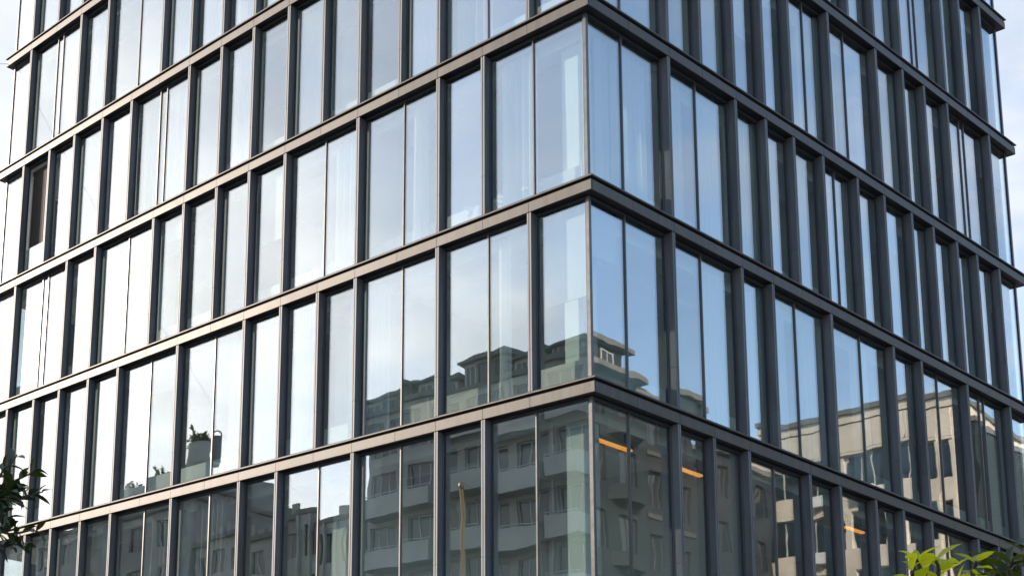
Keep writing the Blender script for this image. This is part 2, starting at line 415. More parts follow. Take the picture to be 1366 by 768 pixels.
# --- fins
fin_prof = [(-.047, .019), (-.043, .013), (-.008, .013), (-.008, .026), (.008, .026), (.008, .013), (.043, .013), (.047, .019),
            (.047, .150), (.036, .150), (.036, .163), (.056, .163), (.056, .232), (-.056, .232), (-.056, .163), (-.036, .163), (-.036, .150), (-.047, .150)]
fin_cache = {}
def fin_mesh(h):
    k = round(h, 3)
    if k not in fin_cache:
        m_ = MB(); m_.prism(fin_prof, 0, .78); m_.prism(fin_prof, .785, h)
        for zz_ in (.4, h - .35):
            for sx_ in (-1, 1): m_.box(sx_ * .0472, sx_ * .0505, .088, .104, zz_ - .008, zz_ + .008)
        fin_cache[k] = m_.mesh('fin', M['metal'])
    return fin_cache[k]
bays, fins = [], []
for r in range(7):
    zl, zu = BANDS[r + 1], BANDS[r]
    z0, z1 = zl + .30, zu - .002
    if r == 6: z0 = .145
    for sd in (SL, SR):
        ent = [(e[0], gpos(sd.g, float(e[1:]))) for e in sd.div[r].split()]
        edges = [(.205, 'C')] + [(u, 'F') for t, u in ent if t == 'F'] + [(sd.len - .205, 'C')]
        for t, u in ent:
            if t == 'F': fins.append((visible_area(sd, u - .06, u + .06, z0, z1), sd, u, z0, z1))
        for bi, ((a, ta), (b_, tb)) in enumerate(zip(edges[:-1], edges[1:])):
            ms = sorted([u for t, u in ent if t == 'm' and a < u < b_] + [u + q for t, u in ent for q in (-.13, .13) if t == 'd' and a < u < b_])
            bays.append((visible_area(sd, a, b_, z0, z1), sd, r, bi, a, b_, ta, tb, ms, z0, z1))
fins.sort(key=lambda t: -t[0])
rest = MB()
for i, (ar, sd, u, z0, z1) in enumerate(fins):
    if i < 100: link('fin', fin_mesh(z1 - z0), office, sd.pt(u, 0, z0), sd.rz)
    else:
        q = [(x, y) for x, y in fin_prof] if sd.n == 'L' else [(-y, x) for x, y in fin_prof]
        p0 = sd.pt(u, 0, 0); rest.prism([(p0[0] + x, p0[1] + y) for x, y in q], z0, z1)
setting(rest.build('fin', M['metal'], office), 'stuff')

# --- windows: frame, one or two panes, thin mullion
bays.sort(key=lambda t: -t[0])
restF, restP = MB(), MB()
PANES = []
for i, (ar, sd, r, bi, a, b_, ta, tb, ms, z0, z1) in enumerate(bays):
    single = i < 100
    A = a + (.058 if ta == 'F' else .03); B_ = b_ - (.058 if tb == 'F' else .03)
    uc = (A + B_) / 2
    def L2(mb, u0, u1, w0, w1, za, zb_):
        if single: mb.box(sd.sg * (u0 - uc), sd.sg * (u1 - uc), w0, w1, za - z0, zb_ - z0)
        else: sd.boxm(mb, u0, u1, w0, w1, za, zb_)
    fr = MB() if single else restF
    L2(fr, A, B_, .165, .228, z1 - .055, z1 + .006)             # head
    L2(fr, A, B_, .173, .228, z0 + .002, z0 + .05)               # sill
    L2(fr, A, A + .02, .181, .226, z0 + .05, z1 - .055); L2(fr, B_ - .02, B_, .181, .226, z0 + .05, z1 - .055)
    if single:
        win = fr.build('window', M['metal_dark'], office, sd.pt(uc, 0, z0), sd.rz)
    cuts = [A + .02] + ms + [B_ - .02]
    opened = (sd.n == 'L' and r == 2 and abs(a - GL[15]) < .01)
    for j, (p0, p1) in enumerate(zip(cuts[:-1], cuts[1:])):
        q0 = p0 + (.012 if j else 0); q1 = p1 - (.012 if j < len(cuts) - 2 else 0)
        pm = MB() if single else restP
        top = z0 + .78 if opened else z1 - .05
        L2(pm, q0 - .004, q1 + .004, .193, .211, z0 + .046, top)
        if single: pm.build('pane', M['glass'], win)
        PANES.append((sd, r, bi, j, q0, q1, z0, z1, opened))
    for u in ms:
        mm = MB() if single else restF
        L2(mm, u - .014, u + .014, .167, .225, z0 + .05, z1 - .055)
        if single: mm.build('mullion', M['mullion'], win)
if restF.v:
    o = setting(restF.build('window', M['metal_dark'], office), 'stuff')
    setting(restP.build('pane', M['glass'], o), 'stuff')

# --- corner posts where two sheets of glass meet
for r in range(7):
    z0, z1 = (BANDS[r + 1] + .30 if r < 6 else .145), BANDS[r] - .002
    for X, Y in ((-.202, .202), (-LX + .202, .202), (-.202, LY - .202)):
        p = MB()
        p.prism([(X + x, Y + y) for x, y in ((-.030, -.036), (.030, -.036), (.036, -.030), (.036, .030), (.030, .036), (-.030, .036), (-.036, .030), (-.036, -.030))], z0, z1)
        p.build('corner_post', M['mullion'], office)

# --- inside: slabs, ceilings, bulkheads, core, partitions, columns
for r, zb in enumerate(BANDS[:-1]):
    s_ = MB(); s_.box(-LX + .35, -.35, .35, LY - .35, zb + .004, zb + .26)
    s_.build('floor_slab', M['ceiling'], office)
    if r < 7:
        bk = MB(); bk.ring([(1.35, zb - .30), (1.45, zb - .30), (1.45, zb + .002), (1.35, zb + .002)], rect)
        bk.ring([(.54, zb - .24), (.60, zb - .24), (.60, zb + .002), (.54, zb + .002)], rect)
        bk.build('ceiling_bulkhead', M['ceiling'], office)
cw = MB(); cw.box(-LX + 4.6, -4.6, 4.6, LY - 4.6, .14, 28.0); cw.build('core_wall', M['inner'], office)
rw = MB(); rw.box(-LX + .32, -.32, LY - .30, LY - .22, .14, 28.0); rw.box(-LX + .22, -LX + .30, 1.8, LY - .32, .14, 28.0)
rw.build('rear_wall', M['metal_dark'], office)
for r in range(7):
    zl, zu = (BANDS[r + 1] + .262 if r < 6 else .142), BANDS[r] + .002
    pt = MB()
    for sd in (SL, SR):
        ks = [float(e[1:]) for e in sd.div[r].split() if e[0] == 'F']
        for k in ks[2::3]:
            if r == 5 and sd.n == 'R' and 7 < k < 11: continue
            u = gpos(sd.g, k); sd.boxm(pt, u - .05, u + .05, .30, 4.58, zl, zu)
    pt.build('partition_wall', M['inner'], office)
    if 0 < r < 5:
        up = MB(); up.ring([(.58, zl), (.66, zl), (.66, zl + .62), (.58, zl + .62)], rect); up.build('upstand', M['inner'], office)
    cm = MB()
    cm.box(-1.02, -.62, .62, 1.02, zl, zu)
    for sd, uu_ in ((SL, (7.3, 13.9)), (SR, (7.1, 13.2))):
        for u in uu_: sd.boxm(cm, u - .2, u + .2, 1.4, 1.8, zl, zu)
    cm.build('column', M['column'], office)
rf = MB(); rf.box(-LX + .5, -.5, .5, LY - .5, 28.32, 28.5); rf.box(-15, -6, 6, 13, 28.5, 31.0)
rf.build('roof', M['roof'], office)
e_ = MB(); e_.box(-LX + .4, -.4, .4, LY - .4, .13, .144); e_.build('lobby_floor', M['paving'], office)

# --- curtains hung inside, each a thing of its own
rc = random.Random(21)
ORD = ['corner', 'second', 'third', 'fourth', 'fifth', 'sixth', 'seventh', 'eighth', 'ninth', 'tenth', 'eleventh', 'twelfth', 'thirteenth', 'fourteenth', 'fifteenth', 'sixteenth']
ROW = ['highest', 'second highest', 'third highest', 'middle', 'second lowest', 'lowest', 'street level']
def curtain_mesh(u0, u1, h, mat_, amp=.05):
    n = max(8, int((u1 - u0) / .022)); vs_, fs_ = [], []
    ph = rc.random() * 6; fr = rc.uniform(30, 44)
    for i in range(n + 1):
        t = i / n; x = u0 + (u1 - u0) * t
        for k, z in enumerate((0, h * .5, h)):
            am = amp * (1.25 - .45 * k / 2)
            vs_.append((x + .008 * math.sin(fr * .37 * x + k), am * math.sin(fr * x + ph + .25 * math.sin(3 * x + k)), z))
    for i in range(n):
        for k in range(2):
            fs_.append((i * 3 + k, (i + 1) * 3 + k, (i + 1) * 3 + k + 1, i * 3 + k + 1))
    m_ = MB(); m_.add(vs_, fs_, True)
    return m_.mesh('curtain', mat_, False)
made = set()
def hang(sd, r, bi, j, q0, q1, z0, z1, f0, f1, mk, desc):
    u0 = q0 + (q1 - q0) * f0; u1 = q0 + (q1 - q0) * f1; uc = (u0 + u1) / 2
    me = curtain_mesh(-(u1 - u0) / 2, (u1 - u0) / 2, z1 - z0 - .10, M[mk])
    o = link('curtain', me, None, sd.pt(uc, .41, z0 - .03), sd.rz)
    lab = '%s in the %s bay of the %s row, %s front%s' % (desc, ORD[bi] if bi else 'corner', ROW[r], 'left' if sd.n == 'L' else 'right',
          '' if (sd.n, r, bi) not in made else ', second pane')
    made.add((sd.n, r, bi))
    tag(o, lab, 'curtain', 'curtains behind the office glass')
force = {('L', 3, 0, 0): (.02, .18), ('L', 3, 0, 1): (.05, .95), ('L', 3, 3, 0): (.05, .95), ('L', 3, 2, 0): (.55, .98), ('L', 2, 5, 0): (.05, .9), ('L', 2, 7, 0): (.04, .96),
         ('R', 3, 0, 0): (.55, .95), ('R', 3, 1, 0): (.2, .9), ('R', 3, 2, 0): (.1, .9), ('R', 3, 3, 0): (.1, .95), ('L', 1, 8, 0): (.05, .95), ('L', 4, 4, 0): (.5, .97)}
for (sd, r, bi, j, q0, q1, z0, z1, opened) in sorted(PANES, key=lambda t: (t[0].n, t[1], t[2], t[3])):
    p = project(sd.pt((q0 + q1) / 2, .3, z0 + .5)); p2 = project(sd.pt((q0 + q1) / 2, .3, z1 - .3))
    if not (-20 < p[0] < 1386 and p[1] > -10 and p2[1] < 768) or opened or r == 6: continue
    key = (sd.n, r, bi, j)
    x = rc.random(); side = rc.random() < .5; wd = rc.uniform(.3, .95)
    if key in force:
        f0, f1 = force[key]
    elif r == 5:
        if sd.n == 'R' or bi < 4 or x > .7: continue
        f0, f1 = (.03, wd) if side else (1 - wd, .97)
        hang(sd, r, bi, j, q0, q1, z0, z1, f0, f1, 'curtain_grey', 'grey curtain'); continue
    else:
        if x > .5: continue
        f0, f1 = (.03, wd) if side else (1 - wd, .97)
    hang(sd, r, bi, j, q0, q1, z0, z1, f0, f1, 'curtain', 'white sheer curtain')
rb = random.Random(5); n_bl = {}
for (sd, r, bi, j, q0, q1, z0, z1, opened) in sorted(PANES, key=lambda t: (t[0].n, t[1], t[2], t[3])):
    p = project(sd.pt((q0 + q1) / 2, .3, z0 + .5)); p2 = project(sd.pt((q0 + q1) / 2, .3, z1 - .3))
    if not (-20 < p[0] < 1386 and p[1] > -10 and p2[1] < 768) or opened or r in (0, 5, 6) or j or (sd.n, r, bi) in made: continue
    if rb.random() > .6: continue
    h = rb.choice((.55, .9, 1.25, 1.7)); uc = (q0 + q1) / 2; hw = (q1 - q0) / 2 - .03
    b_ = MB(); b_.box(-hw, hw, -.004, .004, -h, 0); b_.box(-hw, hw, -.014, .014, -h - .03, -h - .001); b_.lathe([(0, -hw), (.03, -hw), (.03, hw), (0, hw)], n=10)
    for q in range(len(b_.v) - 40, len(b_.v)): x_, y_, z_ = b_.v[q]; b_.v[q] = (z_, x_, y_ + .032)
    o = b_.build('roller_blind', M['blind'], None, sd.pt(uc, .33, z1 - .075), sd.rz)
    tag(o, 'pale roller blind drawn %s, %s bay of the %s row, %s front' % ({.55: 'a little', .9: 'a quarter', 1.25: 'a third', 1.7: 'half way'}[h], ORD[bi], ROW[r], 'left' if sd.n == 'L' else 'right'), 'blind', 'roller blinds behind the office glass')
# brown curtain behind the opened window near the far left edge
u0, u1 = GL[15] + .02, GL[16] - .02
o = link('curtain', curtain_mesh(-(u1 - u0) / 2, (u1 - u0) / 2, 3.2, M['brown'], .008), None, SL.pt((u0 + u1) / 2, .33, BANDS[3] + .32), 0)
tag(o, 'dark brown curtain behind the only opened window near the left edge', 'curtain', 'curtains behind the office glass')

# white blossoms standing on the inner sill, third row
for n_, (px_, py_) in enumerate(((626, 281), (668, 266), (701, 251))):
    d = ray(px_, py_); t = (.42 - CAM.y) / d.y; p = CAM + d * t
    zf = BANDS[4] + .262
    pot = thing('flower_vase', ['white blossoms in a vase left of the deep fin', 'round white blossoms in a vase just right of the deep fin', 'pale blossoms in a vase beside the thin mullion'][n_], 'vase', (p.x, p.y, zf), 0, 'vases on the inner sill')
    hh = p.z - zf
    v_ = MB(); v_.lathe([(.0, 0), (.05, .0), (.07, .08), (.03, .2), (.035, .22)], n=12); v_.tube([(0, 0, .2), (0, 0, hh)], [.012, .01], 6)
    v_.build('vase', M['white'], pot)
    bl = MB()
    for q in range(26):
        a = random.uniform(0, 6.28); r_ = random.uniform(.02, .1); z_ = hh + random.uniform(-.1, .1)
        ce = Vector((r_ * math.cos(a), r_ * math.sin(a), z_)); nr = Vector((random.uniform(-1, 1), -1, random.uniform(-1, 1))).normalized()
        t1 = nr.orthogonal().normalized(); t2 = nr.cross(t1)
        bl.poly([ce + (t1 * math.cos(k * 1.047) + t2 * math.sin(k * 1.047)) * .035 for k in range(6)])
    bl.build('blossoms', M['white'], pot, fix=False)

# lantern slung over the street on a cable (seen mirrored in the second lowest row)
d_ = ray(296, 596); t_ = (.193 - CAM.y) / d_.y; h_ = CAM + d_ * t_; e_ = Vector((d_.x, -d_.y, d_.z)); lp_ = h_ + e_ * ((-25 - h_.y) / e_.y)
ln_ = thing('street_lantern', 'grey cylindrical street lantern with ring handle slung from a cable over the street', 'street lamp', lp_)
m_ = MB(); m_.lathe([(.0, -.62), (.27, -.62), (.29, -.5), (.29, .62), (.0, .66)], n=20); m_.build('lamp_shade', M['lantern'], ln_)
m_ = MB(); m_.lathe([(.0, -.82), (.2, -.82), (.25, -.622), (.0, -.622)], n=20); m_.build('diffuser', M['white'], ln_)
m_ = MB(); m_.tube([(.27 * math.cos(t * .3142), -.1 * math.cos(t * .3142), .62 + .36 * math.sin(t * .3142)) for t in range(11)], [.04] * 11, 6); m_.build('handle', M['lantern'], ln_)
top = Vector((0, 0, .98)); A_ = Vector((-45.8, -38.0, 22.6)) - lp_; B__ = Vector((-19.9, 0.0, 24.5)) - lp_
m_ = MB(); m_.tube([A_, A_.lerp(top, .5) - Vector((0, 0, .15)), top, B__.lerp(top, .5) - Vector((0, 0, .25)), B__], [.006] * 5, 5); m_.build('cable', M['lantern'], ln_)

# amber strip lights under the ceiling behind the right front
for n_, (y0, y1, lab) in enumerate(((1.2, 2.35, 'amber strip light under the ceiling in the corner bay'), (3.7, 4.7, 'amber strip light under the ceiling two bays from the corner'), (10.3, 11.1, 'amber strip light under the ceiling far along the right front'))):
    st = thing('strip_light', lab, 'ceiling light', (-.86, (y0 + y1) / 2, BANDS[5] - .32), 0, 'amber strip lights')
    h = (y1 - y0) / 2
    m_ = MB(); m_.box(-.06, .06, -h, h, -.06, .0)
    for q in (-.7, .7): m_.box(-.01, .01, q * h - .01, q * h + .01, .001, .322)
    m_.build('housing', M['metal_dark'], st)
    m_ = MB(); m_.box(-.045, .045, -h + .02, h - .02, -.10, -.062); m_.build('diffuser', M['amber'], st)

# ------------------------------------------------------------------ buildings across the streets (seen mirrored in the glass)
win_cache = {}
def far_window(parent, w_, h_, loc, rz, dark=False, split=2):
    k = (round(w_, 2), round(h_, 2), dark, split)
    if k not in win_cache:
        f_ = MB(); t = .06
        f_.box(-w_ / 2, w_ / 2, 0, .08, 0, t); f_.box(-w_ / 2, w_ / 2, 0, .08, h_ - t, h_)
        for q in range(split + 1):
            x = -w_ / 2 + q * w_ / split; a = max(-w_ / 2, x - t / 2); b_ = min(w_ / 2, x + t / 2)
            f_.box(a - (t / 2 if q == split else 0), b_ + (t / 2 if q == 0 else 0), .002, .078, t, h_ - t)
        p_ = MB(); p_.box(-w_ / 2 + .02, w_ / 2 - .02, .03, .05, .02, h_ - .02)
        win_cache[k] = (f_.mesh('window', M['window_frame_dark' if dark else 'window_frame']), p_.mesh('pane', M['window_glass']))
    a, b_ = win_cache[k]
    o = link('window', a, parent, loc, rz); link('pane', b_, o)
    return o

def facade(root, wallmb, org, rz, width, z0, h, nb, nf, ow, oh, sill, dark=False, split=2, skip=None, depth=.28, top=None):
    """piers and spandrels round real openings on one face; local -Y looks outwards"""
    ca, sa = math.cos(rz), math.sin(rz)
    def W(x, y, z): return (org[0] + ca * x - sa * y, org[1] + sa * x + ca * y, z)
    def bx(x0, x1, y0, y1, za, zb_):
        v = [W(x, y, z) for z in (za, zb_) for y in (y0, y1) for x in (x0, x1)]
        wallmb.add(v, [(0, 2, 3, 1), (4, 5, 7, 6), (0, 1, 5, 4), (2, 6, 7, 3), (0, 4, 6, 2), (1, 3, 7, 5)])
    if top: bx(0, width, 0, depth, top, h)
    bw, fh = width / nb, (top or h) / nf
    for f_ in range(nf):
        zf = z0 + f_ * fh
        bx(0, width, 0, depth, zf, zf + sill)
        bx(0, width, 0, depth, zf + sill + oh, zf + fh)
        for b_ in range(nb + 1):
            xa = 0 if b_ == 0 else b_ * bw - (bw - ow) / 2
            xb = width if b_ == nb else b_ * bw + (bw - ow) / 2
            if b_ == 0: xb = (bw - ow) / 2
            if b_ == nb: xa = width - (bw - ow) / 2
            bx(xa, xb, .002, depth - .002, zf + sill, zf + sill + oh)
        for b_ in range(nb):
            if skip and (b_, f_) in skip: continue
            far_window(root, ow, oh, W((b_ + .5) * bw, depth - .1, zf + sill), rz, dark, split)

def block(name, label, x0, x1, y0, y1, h, wall, faces, roof_over=.0, eave=.25, cat='building'):
    root = thing(name, label, cat, ((x0 + x1) / 2, (y0 + y1) / 2, 0))
    inv = (-(x0 + x1) / 2, -(y0 + y1) / 2)
    wm = MB()
    d = .28
    wm.box(x0 + d + inv[0], x1 - d + inv[0], y0 + d + inv[1], y1 - d + inv[1], 0, h - .1)
    for fc, kw in faces.items():
        if fc == 'N': facade(root, wm, (x1 + inv[0], y1 + inv[1]), R(180), x1 - x0, 0, h, **kw)
        if fc == 'S': facade(root, wm, (x0 + inv[0], y0 + inv[1]), 0, x1 - x0, 0, h, **kw)
        if fc == 'W': facade(root, wm, (x0 + inv[0], y1 - d + inv[1]), R(-90), y1 - y0 - 2 * d, 0, h, **kw)
        if fc == 'E': facade(root, wm, (x1 + inv[0], y0 + d + inv[1]), R(90), y1 - y0 - 2 * d, 0, h, **kw)
    if 'N' not in faces: wm.box(x0 + inv[0], x1 + inv[0], y1 - d + .002 + inv[1], y1 + inv[1], 0, h)
    if 'S' not in faces: wm.box(x0 + inv[0], x1 + inv[0], y0 + inv[1], y0 + d - .002 + inv[1], 0, h)
    if 'W' not in faces: wm.box(x0 + inv[0], x0 + d - .002 + inv[0], y0 + d + inv[1], y1 - d + inv[1], 0, h)
    if 'E' not in faces: wm.box(x1 - d + .002 + inv[0], x1 + inv[0], y0 + d + inv[1], y1 - d + inv[1], 0, h)
    wm.build('wall', M[wall], root)
    rm = MB(); rm.box(x0 - eave + inv[0], x1 + eave + inv[0], y0 - eave + inv[1], y1 + eave + inv[1], h + .002, h + .28)
    roof = rm.build('roof', M['roof'], root)
    return root, inv, roof

# 1. tall apartment block facing the left front, with balcony bands and stepped penthouses
ap, iv, rf_ = block('apartment_building', 'grey apartment block with balcony bands and stepped rooftop houses', -41.6, -26.3, -52, -38, 26.9, 'render_grey',
    {'N': dict(nb=6, nf=9, ow=2.05, oh=2.0, sill=.6, split=3), 'E': dict(nb=4, nf=9, ow=1.5, oh=1.6, sill=.8, dark=True)})
fh = 26.9 / 9
for f_ in range(1, 9):
    for (xa, xb) in ((-41.0, -36.4), (-35.8, -29.0), (-28.6, -26.6)):
        if (f_ == 8 and xa < -40): continue
        m_ = MB(); X0, X1 = xa + iv[0], xb + iv[0]; Y = -38 + iv[1]
        m_.box(X0, X1, Y + .002, Y + 1.1, f_ * fh - .12, f_ * fh + .02)
        m_.box(X0, X1, Y + 1.0, Y + 1.1, f_ * fh + .022, f_ * fh + .95)
        m_.box(X0, X0 + .1, Y + .002, Y + .998, f_ * fh + .022, f_ * fh + .95); m_.box(X1 - .1, X1, Y + .002, Y + .998, f_ * fh + .022, f_ * fh + .95)
        bal = m_.build('balcony', M['render_pale'], ap)
        rl = MB(); rl.tube([(X0, Y + 1.05, f_ * fh + 1.08), (X1, Y + 1.05, f_ * fh + 1.08)], [.03, .03], 6)
        for q in range(7): rl.tube([(X0 + .05 + q * (X1 - X0 - .1) / 6, Y + 1.05, f_ * fh + .94), (X0 + .05 + q * (X1 - X0 - .1) / 6, Y + 1.05, f_ * fh + 1.08)], [.015, .015], 5)
        rl.build('handrail', M['window_frame'], bal)
for (xa, xb, ya, yb, h_, sl_) in ((-41.2, -38.1, -42, -38.35, .9, .22), (-37.3, -34.8, -42, -38.5, .85, .15), (-34.1, -32.0, -42, -38.35, 1.4, .35), (-31.4, -29.5, -43, -38.5, .85, .3), (-28.4, -26.7, -42, -38.35, .6, .25)):
    m_ = MB(); m_.box(xa + iv[0], xb + iv[0], ya + iv[1], yb + iv[1], 27.18, 27.18 + h_)
    ph = m_.build('roof_house', M['render_grey'], ap)
    m_ = MB(); a, b_, c_, d_ = xa - .35 + iv[0], xb + .35 + iv[0], ya - .3 + iv[1], yb + .35 + iv[1]; z = 27.182 + h_
    m_.add([(a, c_, z), (b_, c_, z), (b_, d_, z), (a, d_, z), (a, c_, z + .12), (b_, c_, z + .12 + sl_), (b_, d_, z + .12 + sl_ * .6), (a, d_, z + .12)],
           [(0, 3, 2, 1), (4, 5, 6, 7), (0, 1, 5, 4), (1, 2, 6, 5), (2, 3, 7, 6), (3, 0, 4, 7)])
    m_.build('roof', M['roof'], ph)
    for q in (-.5, .5): far_window(ph, (xb - xa) * .4, max(.45, h_ - .3), ((xa + xb) / 2 + q * (xb - xa) * .46 + iv[0], yb + .06 + iv[1], 27.3), R(180), q > 0)
m_ = MB(); m_.tube([(-37.7 + iv[0], -38.4 + iv[1], 27.18), (-37.7 + iv[0], -38.4 + iv[1], 28.1), (-37.5 + iv[0], -38.4 + iv[1], 28.25), (-37.2 + iv[0], -38.4 + iv[1], 28.25)], [.09] * 4, 8); m_.build('vent_pipe', M['window_frame'], ap)
for X in (-36.1, -28.8):
    m_ = MB(); m_.tube([(X + iv[0], -37.9 + iv[1], .2), (X + iv[0], -37.9 + iv[1], 26.8)], [.06, .06], 8); m_.build('downpipe', M['window_frame'], ap)

# 2. lower concrete block with pilasters beside it
cb, iv, _ = block('concrete_building', 'narrow concrete block with vertical ribs beside the apartment block', -46.0, -41.9, -52, -38, 21.4, 'render_pale',
    {'N': dict(nb=2, nf=7, ow=1.1, oh=1.9, sill=.6, dark=True)}, eave=.15)
m_ = MB()
for q in range(5): m_.box(-46.0 + iv[0] + q * .98, -46.0 + iv[0] + q * .98 + .16, -38 + iv[1] + .002, -38 + iv[1] + .22, 0, 21.35)
m_.box(-44.2 + iv[0], -41.95 + iv[0], -51 + iv[1], -38.3 + iv[1], 21.69, 22.3)
m_.build('rib', M['render_pale'], cb)
# 3. grey office of strip windows
go, iv, _ = block('grey_building', 'mid-rise grey block with rows of paired windows, left of the concrete block', -55.5, -46.3, -54, -38.4, 21.3, 'render_grey',
    {'N': dict(nb=5, nf=7, ow=1.2, oh=1.5, sill=.85)}, eave=.3)
m_ = MB()
for q in range(12): m_.box(-55.4 + iv[0] + q * .76, -55.4 + iv[0] + q * .76 + .45, -38.7 + iv[1], -38.4 + iv[1], 21.582, 21.582 + .35 + .2 * ((q * 7) % 3))
m_.build('parapet_block', M['render_dark'], go)
# 4. large dark block further along the street
db, iv, _ = block('stone_building', 'long dark stone block with roof parapet at the far end of the street', -84, -55.8, -58, -38.2, 24.6, 'render_dark',
    {'N': dict(nb=10, nf=8, ow=1.5, oh=1.7, sill=.8)}, eave=.3)
m_ = MB(); m_.box(-66 + iv[0], -56.2 + iv[0], -46 + iv[1], -38.6 + iv[1], 24.882, 26.9); m_.build('roof_house', M['render_dark'], db)
m_ = MB(); m_.lathe([(.75, 24.882), (.72, 27.6), (.85, 28.4), (.6, 28.45)], cx=-57.6 + iv[0] + .2, cy=-38.95 + iv[1] - .3, n=20); m_.build('chimney', M['render_pale'], db)

# 5. green stone corner building on the right-hand street
gb, iv, _ = block('corner_building', 'shade-toned green stone corner building with bay windows and heavy cornice', 25, 38, 30, 41.0, 26.0, 'green_stone',
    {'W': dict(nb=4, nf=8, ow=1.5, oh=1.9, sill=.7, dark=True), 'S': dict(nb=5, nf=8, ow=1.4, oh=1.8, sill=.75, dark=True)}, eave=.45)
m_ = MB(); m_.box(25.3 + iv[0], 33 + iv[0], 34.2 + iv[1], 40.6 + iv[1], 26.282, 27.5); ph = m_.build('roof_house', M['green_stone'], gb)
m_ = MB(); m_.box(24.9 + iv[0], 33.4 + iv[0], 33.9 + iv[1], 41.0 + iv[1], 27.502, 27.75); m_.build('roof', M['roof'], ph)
for q in range(3): far_window(ph, 1.2, .85, (25.24 + iv[0], 35.5 + q * 1.9 + iv[1], 26.45), R(-90))
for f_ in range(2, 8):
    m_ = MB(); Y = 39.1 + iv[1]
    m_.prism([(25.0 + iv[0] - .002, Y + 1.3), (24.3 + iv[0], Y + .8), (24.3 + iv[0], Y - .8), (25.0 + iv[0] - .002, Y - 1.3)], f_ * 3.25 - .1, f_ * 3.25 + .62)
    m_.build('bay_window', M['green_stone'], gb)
# 6. slate-grey terrace next to it
sb, iv, _ = block('slate_building', 'shade-toned slate terrace block with thin string courses beside the corner building', 25.4, 38, 41.3, 47.0, 25.6, 'slate',
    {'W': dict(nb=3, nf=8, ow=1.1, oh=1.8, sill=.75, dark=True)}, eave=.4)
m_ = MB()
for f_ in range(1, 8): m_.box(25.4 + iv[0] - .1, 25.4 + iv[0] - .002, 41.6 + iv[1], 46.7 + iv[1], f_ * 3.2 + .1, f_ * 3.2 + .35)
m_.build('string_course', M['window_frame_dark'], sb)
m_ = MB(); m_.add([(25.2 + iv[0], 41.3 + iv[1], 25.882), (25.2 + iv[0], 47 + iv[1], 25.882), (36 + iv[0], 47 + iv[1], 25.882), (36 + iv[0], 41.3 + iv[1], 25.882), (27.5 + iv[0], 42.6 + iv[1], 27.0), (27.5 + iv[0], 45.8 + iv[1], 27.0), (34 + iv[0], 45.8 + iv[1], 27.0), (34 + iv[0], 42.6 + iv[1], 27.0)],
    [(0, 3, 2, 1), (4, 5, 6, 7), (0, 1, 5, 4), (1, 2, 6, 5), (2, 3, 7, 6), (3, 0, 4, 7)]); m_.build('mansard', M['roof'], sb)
# 7. lower brick block, shade toned into its colour
lb, iv, _ = block('brick_building', 'low shade-toned brick block squeezed before the beige block', 25.8, 38, 47.3, 55.2, 24.2, 'brick_shade_tone',
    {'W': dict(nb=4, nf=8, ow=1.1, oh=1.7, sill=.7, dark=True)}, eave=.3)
# 8. beige panelled block closing the street
bb, iv, _ = block('beige_building', 'sunlit beige panel block with blank upper storey closing the side street', 17.3, 27.4, 56, 72, 27.1, 'beige',
    {'S': dict(nb=4, nf=8, ow=2.1, oh=2.0, sill=.8, split=3, top=25.2), 'W': dict(nb=4, nf=8, ow=1.7, oh=1.75, sill=.85, top=25.2)}, eave=.18)
m_ = MB()
for q in range(6): m_.box(17.35 + iv[0] + q * 1.67, 17.35 + iv[0] + q * 1.67 + 1.645, 56 + iv[1] - .07, 56 + iv[1] - .002, 25.05, 26.55)
m_.box(17.2 + iv[0], 27.5 + iv[0], 56 + iv[1] - .16, 56 + iv[1] - .002, 26.6, 26.9)
m_.box(17.3 + iv[0], 27.4 + iv[0], 56 + iv[1] - .12, 56 + iv[1] - .002, 24.86, 25.0)
m_.build('blank_panel', M['beige'], bb)
for q, (bx_, f_) in enumerate(((1, 7), (2, 7), (2, 6), (1, 5))):
    m_ = MB(); X = 17.3 + iv[0] + (bx_ + .3) * 2.52; m_.box(X, X + .85, 56 + iv[1] - .5, 56 + iv[1] - .1, f_ * 3.15 + .2, f_ * 3.15 + .8)
    m_.build('air_conditioner', M['white'], bb)
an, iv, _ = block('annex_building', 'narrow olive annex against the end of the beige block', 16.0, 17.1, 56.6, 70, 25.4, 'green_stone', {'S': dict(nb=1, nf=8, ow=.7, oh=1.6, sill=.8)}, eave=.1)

# ------------------------------------------------------------------ lamp mast on the far pavement (mirrored as a golden pole)
lm = thing('street_lamp', 'tall thin golden street lamp mast on the pavement of the left street', 'street lamp', (-12.06, -11.0, 0.004))
m_ = MB(); m_.tube([(0, 0, 0), (0, 0, 6), (0, 0, 12.3)], [.11, .07, .045], 12); m_.lathe([(.2, 0), (.2, .5), (.13, .6)], n=14); m_.build('pole', M['gold'], lm)
m_ = MB(); m_.lathe([(.0, 12.3), (.07, 12.32), (.09, 12.42), (.06, 12.5), (0, 12.52)], n=14); m_.build('lamp_head', M['gold'], lm)

